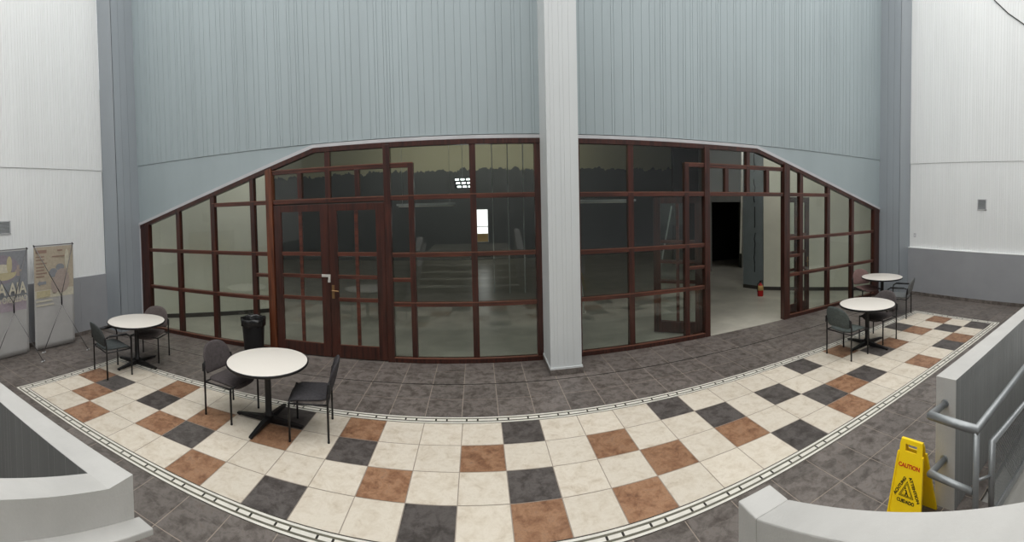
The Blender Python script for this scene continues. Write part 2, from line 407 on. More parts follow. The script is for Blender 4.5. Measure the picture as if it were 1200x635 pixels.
# ------------------------------------------------------------------ glazed screens
FY0, FY1 = YF-.03, YF+.07
def stile(mb, x0, x1, z0, z1=None, off=0., y0=FY0, y1=FY1):
    if z1 is None: mb.prism([(x0,z0),(x1,z0),(x1,ztop(x1)-off),(x0,ztop(x0)-off)], y0, y1)
    else: mb.prism([(x0,z0),(x1,z0),(x1,z1),(x0,z1)], y0, y1)
    return mb
def rail(mb, x0, x1, z, h=.07, y0=FY0+.005, y1=FY1-.005):
    return mb.box(x0, x1, y0, y1, z-h/2, z+h/2)
def vpart(root, x, wd, z0, z1=None, mat='vwood', dy=0.):
    o = stile(MB(), x-wd/2, x+wd/2, z0, z1, .04, FY0-dy).build('mullion', M[mat], root, bevel=.004); return o
def hpart(root, x0, x1, z, h=.07):
    o = rail(MB(), x0, x1, z, h).build('transom', M['hwood'], root, bevel=.004)
    MB().box(x0, x1, FY0-.004, FY0+.02, z+h/2-.012, z+h/2+.004).build('glazing_bead', M['bead'], o)
    return o
def head(mb, xs, th=.085):
    for a, b in zip(xs, xs[1:]):
        mb.prism([(a,ztop(a)-th),(b,ztop(b)-th),(b,ztop(b)-.002),(a,ztop(a)-.002)], FY0-.01, FY1)
    return mb
def pane(mb, poly): mb.prism(poly, YF+.012, YF+.018)

w1 = thing('window_1', 'dark mahogany glazed screen around the closed double doors', 'glazed screen', (0,0,0), kind='structure')
f = MB(); head(f, [-6.9,-2.72,1.03])
stile(f, -6.9, -6.76, 0, None, .05); stile(f, -6.74, -6.63, 0, None, .05, FY0-.02)
stile(f, .93, 1.03, 0, None, .05)
f.box(-6.9,-3.67,FY0-.018,FY1,0,.07); f.box(-1.392,1.03,FY0-.018,FY1,0,.07)
f.build('window_frame', M['vwood'], w1, bevel=.004)
s = MB(); s.box(-6.63,-3.67,FY0-.025,FY0+.01,.07,.085); s.box(-1.4,.93,FY0-.025,FY0+.01,.07,.085); s.build('sill', M['bead'], w1)
for x in (-5.78,-4.88): vpart(w1, x, .10, .07)
vpart(w1, -3.97, .09, .07)
vpart(w1, -3.60, .13, 0, None, 'jamb', .03)
vpart(w1, -2.48, .09, 2.66); vpart(w1, -1.45, .11, 0, None, dy=.02)
vpart(w1, -3.0, .08, 2.74, 3.19); vpart(w1, -1.96, .08, 2.74, 3.19)
vpart(w1, -1.06, .09, .07, 3.25); vpart(w1, -.06, .10, .07)
for x0, x1 in ((-6.63,-3.67),(-1.4,.93)):
    hpart(w1, x0, x1, .95); hpart(w1, x0, x1, 1.76)
hpart(w1, -3.93, -3.66, 1.37, .06); hpart(w1, -1.40, -1.10, 1.35, .06)
hpart(w1, -4.88, .93, 2.69, .075); hpart(w1, -3.66, -1.02, 3.22, .075)
gz = MB(); pane(gz, [(-6.66,.05),(-3.62,.05),(-3.62,ztop(-3.62)-.03),(-6.66,ztop(-6.66)-.03)])
pane(gz, [(-3.58,2.68),(-1.46,2.68),(-1.46,3.57),(-2.72,3.57),(-3.58,ztop(-3.58)-.03)]); pane(gz, [(-1.44,.05),(.96,.05),(.96,3.57),(-1.44,3.57)])
gz.build('window_glass', M['glass'], w1)

w2 = thing('window_2', 'dark mahogany glazed screen around the open doorway', 'glazed screen', (0,0,0), kind='structure')
f = MB(); head(f, [1.50,5.25,9.42])
stile(f, 9.17, 9.28, 0, None, .05, FY0-.02); stile(f, 9.30, 9.42, 0, None, .05)
stile(f, 1.50, 1.68, 0, None, .05)
f.box(1.5,4.01,FY0-.018,FY1,0,.07); f.box(6.13,9.42,FY0-.018,FY1,0,.07)
f.build('window_frame', M['vwood'], w2, bevel=.004)
s = MB(); s.box(1.68,4.0,FY0-.025,FY0+.01,.07,.085); s.box(6.12,9.17,FY0-.025,FY0+.01,.07,.085); s.build('sill', M['bead'], w2)
vpart(w2, 2.57, .10, .07); vpart(w2, 3.65, .09, .07, 3.25); vpart(w2, 4.07, .11, 0, None, dy=.02)
vpart(w2, 4.52, .08, 2.72, 3.19); vpart(w2, 5.03, .08, 2.66); vpart(w2, 5.53, .08, 2.72, 3.19)
vpart(w2, 6.04, .16, 0, None, dy=.03); vpart(w2, 6.49, .10, .07); vpart(w2, 7.38, .10, .07); vpart(w2, 8.28, .10, .07)
for x0, x1 in ((1.68,4.02),(6.11,9.17)):
    hpart(w2, x0, x1, .94); hpart(w2, x0, x1, 1.73)
hpart(w2, 3.69, 4.02, 1.32, .06); hpart(w2, 6.12, 6.45, 1.35, .06)
hpart(w2, 1.68, 7.42, 2.68, .075); hpart(w2, 3.61, 5.97, 3.21, .075)
gz = MB(); pane(gz, [(1.6,.05),(4.06,.05),(4.06,3.57),(1.6,3.57)]); pane(gz, [(4.08,2.68),(6.0,2.68),(6.0,ztop(6.0)-.03),(5.25,3.57),(4.08,3.57)])
pane(gz, [(6.05,.05),(9.2,.05),(9.2,ztop(9.2)-.03),(6.05,ztop(6.05)-.03)])
gz.build('window_glass', M['glass'], w2)

def leaf(name, label, loc, rz, wd, gl, gr):
    """door leaf in its own XZ plane, hinge at x=0, depth 45 mm; gl/gr = stile widths"""
    r = thing(name, label, 'door', loc, rz, kind='structure')
    H = 2.63; m = MB()
    m.box(0,gl,-.022,.022,.015,H); m.box(wd-gr,wd,-.022,.022,.015,H)
    m.box(gl,wd-gr,-.021,.021,H-.12,H); m.box(gl,wd-gr,-.021,.021,.015,.23)
    m.build('door_frame', M['vwood'], r, bevel=.004)
    m = MB(); mid = (gl+wd-gr)/2
    m.box(mid-.03,mid+.03,-.018,.018,.23,H-.12)
    for z in (1.0,1.385,1.77): m.box(gl,wd-gr,-.019,.019,z-.028,z+.028)
    m.build('glazing_bars', M['hwood'], r, bevel=.003)
    m = MB()
    for z in (.23,1.028,1.413,1.798): m.box(gl,wd-gr,-.024,-.012,z,z+.012)
    m.build('glazing_bead', M['bead'], r)
    MB().box(gl-.01,wd-gr+.01,-.003,.003,.22,H-.11).build('door_glass', M['glass'], r)
    return r
d1 = leaf('door_1', 'closed mahogany door with glass panes, bright hasp on its edge', (-3.53,YF-.005,0), 0, 1.04, .15, .15)
d2 = leaf('door_2', 'closed mahogany door with glass panes and brass lever handle', (-2.485,YF-.005,0), 0, .975, .15, .15)
m = MB(); m.box(.90,1.06,-.045,-.02,1.385,1.43); m.box(1.02,1.06,-.05,-.022,1.35,1.385); m.build('hasp', M['bright'], d1, bevel=.004)
pl = MB(); pl.box(1.02,1.06,-.07,-.035,1.30,1.345); pl.tube([(1.028,-.05,1.34),(1.028,-.05,1.37),(1.052,-.05,1.37),(1.052,-.05,1.34)], .005); pl.build('padlock', M['bright'], d1, bevel=.006)
m = MB(); m.box(.03,.075,-.034,-.02,1.02,1.25); m.tube([(.052,-.03,1.16),(.052,-.075,1.16),(.17,-.08,1.155)], .011); m.build('door_handle', M['brass'], d2, bevel=.003)
d3 = leaf('door_3', 'open mahogany door leaf folded back inside, seen through the screen', (4.05,YF+.12,0), math.radians(142), .95, .14, .14)
d4 = leaf('door_4', 'open mahogany door leaf lying behind the screen beside the doorway', (6.03,YF+.12,0), math.radians(7), .95, .14, .14)
m = MB(); m.box(.86,.90,-.034,-.02,1.02,1.25); m.tube([(.88,-.03,1.16),(.88,-.06,1.16),(.78,-.065,1.155)], .011); m.build('door_handle', M['brass'], d4, bevel=.003)

# ------------------------------------------------------------------ room behind the screens
IB = 19.5
tag(MB().box(-13,16,YF+.1,IB+.3,-.1,-.001).box(4.13,5.95,YF-.02,YF+.12,-.1,.004).build('floor_interior', M['conc']), 'bare concrete floor of the room behind the screens', 'floor', kind='structure')
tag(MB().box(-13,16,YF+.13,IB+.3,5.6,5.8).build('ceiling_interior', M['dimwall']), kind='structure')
b = MB()
wx0, wx1, wz0, wz1 = -.05, .50, .80, 2.30
b.box(-13,wx0,IB,IB+.2,0,5.6); b.box(wx1,5.0,IB,IB+.2,0,5.6); b.box(wx0,wx1,IB,IB+.2,wz1,5.6); b.box(wx0,wx1,IB,IB+.2,0,wz0)
b.box(5.0,16,IB,IB+.2,0,5.6)
tag(b.build('wall_interior_back', M['ragged']), 'dark far wall with a ragged painted edge under an olive band', 'wall', kind='structure')
tag(MB().box(-13.2,-13,YF,IB+.3,0,5.8).build('wall_interior_left', M['igrey']), kind='structure')
tag(MB().box(16,16.2,YF,IB+.3,0,5.8).build('wall_interior_right', M['igrey']), kind='structure')
wn = thing('window_3', 'small bright window in the far dark wall, seen through the glass', 'window', (0,0,0), kind='structure')
m = MB(); m.box(wx0,wx1,IB+.05,IB+.09,1.5,1.53); m.box(wx0,wx0+.03,IB+.04,IB+.1,wz0,wz1); m.box(wx1-.03,wx1,IB+.04,IB+.1,wz0,wz1); m.build('window_frame', M['trim'], wn)
MB().box(wx0-1,wx1+1,IB+.6,IB+.62,.3,1.15).build('wall_beyond', M['gold'], wn)
def diag(name, a, b, th, mat, h=5.6, base=True, side=1):
    ax, ay = a; bx, by = b; L = math.hypot(bx-ax, by-ay); nx, ny = -(by-ay)/L*th*side, (bx-ax)/L*th*side
    o = MB().prismz([(ax,ay),(bx,by),(bx+nx,by+ny),(ax+nx,ay+ny)], 0, h).build(name, M[mat]); tag(o, kind='structure')
    if base:
        k = -.012*side; ux, uy = -(by-ay)/L*k, (bx-ax)/L*k
        MB().prismz([(ax,ay),(bx,by),(bx+ux,by+uy),(ax+ux,ay+uy)], 0, .10).build('baseboard', M['ibase'], o)
    return o
diag('wall_interior_diagonal_left', (-7.95,6.93), (-4.95,9.40), .25, 'iwall')
diag('wall_interior_diagonal_right', (9.98,6.93), (7.52,9.40), .25, 'iwall', side=-1)
pr_ = diag('wall_interior_pier', (7.50,9.42), (7.28,10.05), .2, 'igrey', side=-1)
cr = MB(); rnd = random.Random(4); z = .5; pts = []
while z < 5: pts.append((7.41-.004+rnd.uniform(-.02,.02), 9.66+rnd.uniform(-.03,.03), z)); z += rnd.uniform(.08,.2)
for a_, b_ in zip(pts[::1], pts[1::1]):
    if rnd.random() < .8: cr.tube([(a_[0]-.02,a_[1]-.01,a_[2]),(b_[0]-.02,b_[1]-.01,b_[2])], .012, 6)
cr.build('damaged_joint', M['unlit_gap'], pr_)
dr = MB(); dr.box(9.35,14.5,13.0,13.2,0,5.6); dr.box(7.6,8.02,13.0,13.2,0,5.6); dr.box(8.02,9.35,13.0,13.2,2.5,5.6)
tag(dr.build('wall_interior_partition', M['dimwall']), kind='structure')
tag(MB().box(7.6,12,15.2,15.4,0,5.6).build('wall_interior_recess', M['unlit_gap']), kind='structure')  # black colour stands in for the unlit space beyond the opening

# metal studs, tube lights, ladder, pole, hanging strip, extinguisher
for i, x in enumerate((.44,.88,1.32)):
    o = MB().box(x-.012,x+.012,11.98,12.04,0,5.6).build('metal_stud', M['stud'])
    tag(o, 'thin pale metal stud standing in the dark room behind the glass', 'stud', 'metal studs in the unlit room')
def tube_light(x0, x1, y, z, label):
    r = thing('tube_light', label, 'light', ((x0+x1)/2,y,z), group=None); L = (x1-x0)/2
    MB().box(-L,L,-.04,.04,.0,.06).build('housing', M['stud'], r); MB().tube([(-L+.05,0,-.025),(L-.05,0,-.025)], .018).build('lamp_tube', M['bright'], r)
    for sx in (-L*.8, L*.8): MB().tube([(sx,0,.05),(sx,0,5.6-z)], .004, 6).build('hanger', M['stud'], r)
tube_light(-2.3,-.6,12,2.56,'unlit tube light hanging in the dark room behind the wide panes beside the doors')
tube_light(2.55,4.5,11.5,2.56,'unlit tube light hanging in the room behind the panes right of the column')
ld = thing('step_ladder', 'pale step ladder standing in the dark room just beside the column', 'ladder', (2.35,9.6,0), .2)
for sy in (-.2,.2):
    MB().tube([(0,sy,0),(-.22,sy*.7,2.35)], .02, 8).build('ladder_rail', M['stud'], ld); MB().tube([(-.55,sy,0),(-.22,sy*.7,2.35)], .015, 8).build('back_leg', M['stud'], ld)
for k in range(7):
    q = .3*(k+1)/2.35; MB().box(-.22*q-.04,-.22*q+.04,-.2*(1-.3*q),.2*(1-.3*q),.3*(k+1)-.012,.3*(k+1)+.012).build('step', M['stud'], ld)
tag(MB().tube([(4.30,9.75,0.01),(4.93,10.0,2.42)], .022, 8).build('leaning_pole', M['stud']), 'pale pole leaning in the dark room behind the folded door', 'pole')
tag(MB().tube([(6.43,9.0,1.17),(6.52,9.05,3.2),(6.55,9.05,5.6)], .028, 8).build('hanging_conduit', M['bright']), 'white conduit hanging inside the open doorway beside the grey pier', 'conduit')
ex = thing('fire_extinguisher', 'small red fire extinguisher on the concrete floor inside the open doorway', 'fire extinguisher', (6.98,8.86,0))
MB().lathe([(.0,0),(.075,0),(.082,.02),(.082,.24),(.07,.29),(.03,.33),(.022,.36),(0,.36)], n=24).build('cylinder', M['ext'], ex)
MB().lathe([(.0835,.16),(.0835,.235),(.072,.288)], n=24).build('tan_collar', M['gold'], ex)
MB().box(-.02,.07,-.012,.012,.36,.385).box(-.02,.08,-.01,.01,.40,.415).box(-.022,.01,-.012,.012,.385,.40).build('lever', M['black'], ex)
MB().tube([(-.02,0,.37),(-.09,0,.34),(-.1,0,.2),(-.095,0,.12)], .011, 8).build('hose', M['black'], ex)
lp = thing('glow_grid', 'small lit lamp of nine square cells glowing behind the tall middle panes', 'grid', (-.33,10,3.06))  # made-up glowing grid for bright squares in the panes; body and rod added
MB().box(-.2,.2,0,.03,-.13,.13).build('grid_body', M['darkhole'], lp)
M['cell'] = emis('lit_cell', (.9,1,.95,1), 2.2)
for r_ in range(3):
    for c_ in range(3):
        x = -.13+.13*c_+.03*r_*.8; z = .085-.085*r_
        MB().box(x-.045,x+.045,-.01,0,z-.02,z+.02).build('glow_cell', M['cell'], lp)
MB().tube([(0,.015,.1),(0,.015,2.54)], .005, 6).build('hanger', M['stud'], lp)

# ------------------------------------------------------------------ parapets, steps, ramp (camera side)
PT = 1.10
p = MB(); p.box(XL+.03,-1.95,1.425,1.60,0,PT)                                     # along the landing edge
ye = -.05
p.prismz([(-1.95,1.425),(-1.765,1.425),(-1.765,1.60),(-1.95,1.60)], 0, PT)
p.add([(-1.95,1.425,0),(-1.765,1.425,0),(-1.765,ye,0),(-1.95,ye,0),(-1.95,1.425,PT),(-1.765,1.425,PT),(-1.765,ye,PT+.30*(1.425-ye)),(-1.95,ye,PT+.30*(1.425-ye))],
      [(0,1,2,3),(4,5,6,7),(0,1,5,4),(1,2,6,5),(2,3,7,6),(3,0,4,7)])
po = p.build('wall_parapet_steps_left', M['par']); tag(po, 'pale L-shaped parapet with a sloping arm by the steps', 'parapet', kind='structure')
cl = MB(); siding(cl, (-1.95,1.424), (-1,0), (0,-1), 5.4, 0, PT-.002, (.05,.1,.07,.13), .005, .002, back=.01, seed=21); cl.build('shaded_cladding', M['clad'], po)
# the sloping ledge on the step side of the arm
yl0, yl1 = 1.64, 0.; zl = lambda y: .845+(1.63-y)*.30
lg = MB()
lg.add([(-1.77,yl0,zl(yl0)-.05),(-1.655,yl0,zl(yl0)-.05),(-1.655,yl1,zl(yl1)-.05),(-1.77,yl1,zl(yl1)-.05),(-1.77,yl0,zl(yl0)),(-1.655,yl0,zl(yl0)-.012),(-1.655,yl1,zl(yl1)-.012),(-1.77,yl1,zl(yl1))],
      [(0,1,2,3),(4,5,6,7),(0,1,5,4),(1,2,6,5),(2,3,7,6),(3,0,4,7)])
lg.build('sloping_ledge', M['par'], po, bevel=.006)

p = MB(); p.box(1.155,1.355,1.50,1.645,0,PT)
A = 1.6
p.add([(1.155,1.50,0),(1.355,1.50,0),(1.355,1.5-A,0),(1.155,1.5-A,0),(1.155,1.50,PT),(1.355,1.50,PT),(1.355,1.5-A,PT+.40*A),(1.155,1.5-A,PT+.40*A)],
      [(0,1,2,3),(4,5,6,7),(0,1,5,4),(1,2,6,5),(2,3,7,6),(3,0,4,7)])
po = p.build('wall_parapet_steps_right', M['par'], bevel=.008); tag(po, 'pale low parapet with a sloping top between steps and ramp', 'parapet', kind='structure')
p = MB(); p.box(3.10,9.95,1.445,1.625,-.8,PT)
po = p.build('wall_parapet_ramp', M['par']); tag(po, 'long pale parapet between the tiled floor and the ramp', 'parapet', kind='structure')
cl = MB(); siding(cl, (9.9,1.444), (-1,0), (0,-1), 6.79, -.8, PT-.002, (.05,.1,.07,.13), .005, .002, back=.01, seed=22); cl.build('shaded_cladding', M['clad'], po)
st = MB()
for k in range(6):
    st.box(-1.765,1.155,-3.5,1.40-.34*k,.16*k,.16*(k+1))
tag(st.build('floor_steps', M['conc']), kind='structure')
RS = -.09
rp = MB(); rp.add([(2.9,-1.2,0),(XR,-1.2,RS*7.1),(XR,1.445,RS*7.1),(2.9,1.445,0),(2.9,-1.2,-.9),(XR,-1.2,-.9),(XR,1.445,-.9),(2.9,1.445,-.9)], [(0,1,2,3),(7,6,5,4),(0,4,5,1),(1,5,6,2),(2,6,7,3),(3,7,4,0)])
tag(rp.build('floor_ramp', M['plate']), 'textured metal ramp behind the mesh panel', 'ramp', kind='structure')

hr = thing('ramp_railing', 'grey steel tube railing with a mesh panel, fixed to the end of the long parapet', 'railing', (2.84,1.15,0))
MB().tube([(.27,.39,.885),(.03,.40,.885),(0,0,.885),(4.5,0,.885)], .026, 14).build('top_rail', M['steel'], hr)
MB().tube([(.27,.39,.415),(.04,.40,.415),(0,.02,.415)], .024, 14).build('lower_rail', M['steel'], hr)
MB().tube([(0,0,.0),(0,0,.875)], .024, 14).build('post', M['steel'], hr)
MB().tube([(4.5,0,-.4),(4.5,0,.875)], .024, 14).build('post', M['steel'], hr)
for z in (.885,.415): MB().tube([(.262,.392,z),(.254,.393,z)], .036, 16).build('wall_flange', M['steel'], hr)
L = 4.0; S = -.115
fr = MB(); fr.tube([(0,0,.17),(0,0,.75),(L,0,.75+S*L),(L,0,.17+S*L)], .022, 12); None
fr.add([(0,-.012,.13),(L,-.012,.13+S*L),(L,.012,.13+S*L),(0,.012,.13),(0,-.012,.19),(L,-.012,.19+S*L),(L,.012,.19+S*L),(0,.012,.19)], [(0,1,2,3),(4,5,6,7),(0,1,5,4),(1,2,6,5),(2,3,7,6),(3,0,4,7)])
mp = fr.build('mesh_panel', M['steel'], hr, loc=(.12,-.08,0))
ms = MB(); step = .036; h = .55
n = int((L+h)/step)
for k in range(n+1):
    for sg in (1,-1):
        x0 = k*step-(h if sg > 0 else 0); x1 = x0+h*1.0
        za, zb = (0, h) if sg > 0 else (h, 0)
        a0 = max(x0, 0.); a1 = min(x1, L)
        if a1-a0 < .01: continue
        q0 = (a0-x0)/h; q1 = (a1-x0)/h
        z0 = .19+za+(zb-za)*q0+S*a0; z1 = .19+za+(zb-za)*q1+S*a1
        w_ = .0022
        ms.add([(a0,-w_,z0-w_),(a1,-w_,z1-w_),(a1,w_,z1),(a0,w_,z0),(a0,-w_,z0+w_*1.6),(a1,-w_,z1+w_*1.6)], [(0,1,2,3),(3,2,5,4),(0,4,5,1)])
ms.build('diamond_mesh', M['meshm'], mp)
MB().tube([(-.12,.08,.50),(-.01,.0,.50)], .012, 8).build('bracket', M['steel'], mp)
MB().tube([(0,0,-.02),(0,0,.17)], .018, 10).build('post', M['steel'], mp)
MB().tube([(L,0,-.5),(L,0,.17+S*L)], .018, 10).build('post', M['steel'], mp)

# ------------------------------------------------------------------ tables
TG = 'round cafe tables on the tiled floor'
def make_table():
    r = thing('round_table', '', 'table', group=TG)
    MB().lathe([(0,.742),(.486,.742),(.489,.741)], n=72).build('table_top', M['lam'], r)
    MB().lathe([(.0,.708),(.484,.708),(.496,.713),(.5,.722),(.5,.734),(.496,.741),(.489,.7425),(.486,.741),(0,.741)], n=72).build('edge_band', M['black'], r)
    MB().lathe([(.0,.07),(.055,.07),(.06,.10),(.04,.12),(.038,.66),(.06,.69),(.17,.70),(.17,.709),(0,.709)], n=24).build('pedestal', M['black'], r)
    for k in range(4):
        a = k*PI/2; m = MB(); c, s_ = math.cos(a), math.sin(a)
        pr = [(0,.035,.085),(.43,.022,.035),(.45,.02,.03)]
        v = []
        for d, hw, zt in pr:
            for sg, z in ((-1,.012),(1,.012),(1,zt),(-1,zt)): v.append((c*d-s_*hw*sg, s_*d+c*hw*sg, z))
        f_ = [(3,2,1,0),(8,9,10,11)]
        for i in (0,4):
            for j in range(4): f_.append((i+j,i+(j+1) % 4,i+4+(j+1) % 4,i+4+j))
        m.add(v, f_); m.lathe([(0,0),(.02,0),(.02,.014),(0,.014)], c*.42, s_*.42, 12)
        m.build('base_foot', M['black'], r, bevel=.004)
    return r
tabs = [((-5.30,5.01), 'round cream table beside the banner stands and the grey corner pier'),
        ((-2.48,4.46), 'round cream table nearest the camera, before the closed double doors'),
        ((5.93,4.50), 'round cream table just outside the open doorway, charcoal chair tucked behind it'),
        ((8.26,5.83), 'round cream table in the corner by the white wall, mauve chair behind')]
proto = make_table()
for i, ((x, y), lb) in enumerate(tabs):
    o = proto if i == 0 else copy_tree(proto)
    o.location = (x, y, 0); o['label'] = lb

# ------------------------------------------------------------------ chairs
def fabric(nm, c): return paint(nm, c, .85, .10, 30, bump=.25, bscale=220, spec=.2)
def chair_fabric_outline_back():
    pts = []
    hw = .248
    for k in range(0, 5): pts.append((-hw+.06*math.cos(PI+PI/2*k/4)+.06, .50+.06+.06*math.sin(PI+PI/2*k/4)))
    for k in range(0, 5): pts.append((hw-.06+.06*math.cos(-PI/2+PI/2*k/4), .56+.06*math.sin(-PI/2+PI/2*k/4)))
    for k in range(0, 17):
        a = PI*k/16; pts.append((hw*math.copysign(abs(math.cos(a))**.85, math.cos(a)), .64+.215*math.sin(a)**.85))
    out = []
    for q in pts:
        if not out or math.hypot(q[0]-out[-1][0], q[1]-out[-1][1]) > .004: out.append(q)
    return out
def seat_outline():
    pts = []; a_, b_ = .235, .245
    for k in range(40):
        t_ = 2*PI*k/40; c, s_ = math.cos(t_), math.sin(t_)
        e = .5 if c > 0 else .38
        pts.append((a_*math.copysign(abs(c)**e, c)*1.0+.015, b_*math.copysign(abs(s_)**.5, s_)*(1.0 if c > 0 else .96)))
    out = []
    for q in pts:
        if not out or math.hypot(q[0]-out[-1][0], q[1]-out[-1][1]) > .004: out.append(q)
    return out
BO, SO = chair_fabric_outline_back(), seat_outline()
DX, DY = .215, .265
def make_chair(mat, label, x, y, rz, arms=False, group=None):
    r = thing('guest_chair', label, 'chair', (x, y, 0), rz, group)
    def sb(u, v, w): # seat: u forward, v side
        drop = .05*max(0, (u-.1)/.15)**2+.018*(1-min(1, abs(v)/.24)**2)*0
        dish = .012*(1-min(1, (v/.24)**2))
        return (u, v, .455+w-drop-dish)
    MB().pillow(SO, sb, .03).build('seat', mat, r)
    def bk(u, v, w):
        lean = (v-.5)*.24
        return (-DX-.005-lean+.85*u*u+w-.03, u, v)
    MB().pillow(BO, bk, .021).build('backrest', mat, r)
    for sx, sy in ((1,1),(1,-1),(-1,1),(-1,-1)):
        m = MB()
        if sx > 0:
            if arms: m.tube([(DX,sy*DY,0),(DX,sy*DY,.56),(DX-.015,sy*DY,.62),(DX-.07,sy*DY,.655),(-DX+.03,sy*DY,.66),(-DX,sy*DY,.645)], .0128, 10)
            else: m.tube([(DX,sy*DY,0),(DX,sy*DY,.425),(DX-.01,sy*(DY-.005),.437)], .0128, 10)
        else: m.tube([(-DX,sy*DY,0),(-DX,sy*DY,.52),(-DX-.018,sy*(DY-.005),.64),(-DX-.022,sy*(DY-.03),.655)], .0128, 10)
        l = m.build('leg', M['black'], r)
        MB().lathe([(0,0),(.014,0),(.014,.02),(.0,.02)], sx*DX, sy*DY, 10).build('foot_cap', M['blackplastic'], l)
    m = MB(); m.tube([(DX,DY,.425),(DX,-DY,.425)], .0105, 8); m.tube([(-DX,DY,.415),(-DX,-DY,.415)], .0105, 8)
    for sy in (1,-1): m.tube([(DX,sy*DY,.425),(-DX,sy*DY,.415)], .0105, 8)
    m.build('seat_frame', M['black'], r)
    for sy in (1,-1):
        MB().box(-DX-.035,-DX-.005,sy*DY-.02 if sy > 0 else sy*DY-.008,sy*DY+.008 if sy > 0 else sy*DY+.02,.54,.64).build('back_bracket', M['blackplastic'], r, bevel=.004)
    if arms:
        for sy in (1,-1):
            MB().tube([(DX-.07,sy*DY,.662),(-DX+.05,sy*DY,.668)], [.017,.017], 10).build('arm_pad', M['blackplastic'], r)
    return r
R = math.radians
make_chair(fabric('chair_slate', rgb(72,76,76)), 'slate armchair with black arm loops, beside the banner stands', -5.32, 4.47, R(74), True)
make_chair(fabric('chair_taupe', rgb(92,84,82)), 'taupe armless chair between a table and the far corner pier', -5.34, 5.38, R(-73))
make_chair(fabric('chair_brown_grey', rgb(80,74,74)), 'brown-grey chair with rounded back, black bin behind it', -3.02, 4.48, R(-8))
make_chair(fabric('chair_black', rgb(62,60,62)), 'dark charcoal chair seen side-on, its back toward the column', -1.92, 4.47, R(195))
make_chair(fabric('chair_green_grey', rgb(84,90,88)), 'green-grey chair seen from behind, outside the open doorway', 5.37, 4.49, 0)
make_chair(fabric('chair_grey_brown', rgb(88,82,82)), 'charcoal-brown chair tucked between the two cream tables', 6.31, 4.54, PI)
make_chair(fabric('chair_mauve', rgb(122,98,94)), 'mauve-brown chair against the glazed screen, behind the corner table', 8.16, 6.22, R(-108))
make_chair(fabric('chair_pale_grey', rgb(106,108,108)), 'grey armchair in profile, alone before the grey half wall', 7.93, 5.12, R(110), True)

# ------------------------------------------------------------------ bin
bn = thing('trash_bin', 'round black trash bin with a black liner beside the double doors', 'bin', (-3.87,6.50,0))
MB().lathe([(0,0),(.165,0),(.17,.01),(.205,.60),(.212,.62),(.200,.62),(.16,.02),(0,.02)], n=40).build('bin_body', M['blackplastic'], bn)
lm = MB(); n = 72; prof = [(.15,.30),(.185,.50),(.198,.63),(.21,.655),(.225,.645),(.226,.60),(.222,.555),(.219,.52)]
rnd = random.Random(3); v = []
ph = [rnd.uniform(0,6.28) for _ in range(8)]
for i, (rr, z) in enumerate(prof):
    for j in range(n):
        a = 2*PI*j/n; amp = .012 if i > 2 else .006
        d = sum(math.sin(a*q+ph[q % 8]+i*.9)*amp/(1+.12*q) for q in (5,9,13,22))
        zz = sum(math.sin(a*q+ph[(q+3) % 8])*(.016 if i > 5 else .006)/(1+.1*q) for q in (4,7,11,17))
        v.append(((rr+d*.5)*math.cos(a), (rr+d*.5)*math.sin(a), z+zz))
lm.add(v, [(i*n+j, i*n+(j+1) % n, (i+1)*n+(j+1) % n, (i+1)*n+j) for i in range(len(prof)-1) for j in range(n)], 0, True)
lo = lm.build('bin_liner', M['liner'], bn); sm_ = lo.modifiers.new('thick', 'SOLIDIFY'); sm_.thickness = .003

# ------------------------------------------------------------------ banner stands
def fadedink(nm, c): return paint(nm, c, .8, .05, 20)
BM = {'cloth': paint('banner_back_cloth', rgb(176,174,172), .75, .03, 3), 'tan': fadedink('faded_tan', rgb(176,164,146)), 'yellow': fadedink('faded_yellow', rgb(184,174,142)),
      'purple': fadedink('faded_purple', rgb(142,134,142)), 'grey': fadedink('faded_grey', rgb(136,138,142)), 'rose': fadedink('faded_rose', rgb(166,152,144)), 'pale': fadedink('faded_pale', rgb(196,190,172)), 'mauve': fadedink('faded_mauve', rgb(168,156,164)), 'brown': fadedink('faded_brown', rgb(146,122,110))}
def text_mesh(s, size, mat, parent, name, loc, rot, mirror=False, align='CENTER', bold=.0, squeeze=1., fit=None):
    cu = bpy.data.curves.new(name, 'FONT'); cu.body = s; cu.size = size; cu.align_x = align; cu.align_y = 'CENTER'; cu.extrude = .0006; cu.offset = bold
    tmp = bpy.data.objects.new('tmp', cu); COL.objects.link(tmp)
    dg = bpy.context.evaluated_depsgraph_get(); me = bpy.data.meshes.new_from_object(tmp.evaluated_get(dg)); bpy.data.objects.remove(tmp)
    me.materials.clear(); me.materials.append(mat)
    if fit: squeeze = fit/max(1e-3, max(v.co.x for v in me.vertices)-min(v.co.x for v in me.vertices))
    me.transform(Matrix.Scale(squeeze, 4, (1,0,0)))
    if mirror: me.transform(Matrix.Scale(-1, 4, (1,0,0))); me.flip_normals()
    o = bpy.data.objects.new(name, me); COL.objects.link(o); o.parent = parent; o.location = loc; o.rotation_euler = rot
    return o
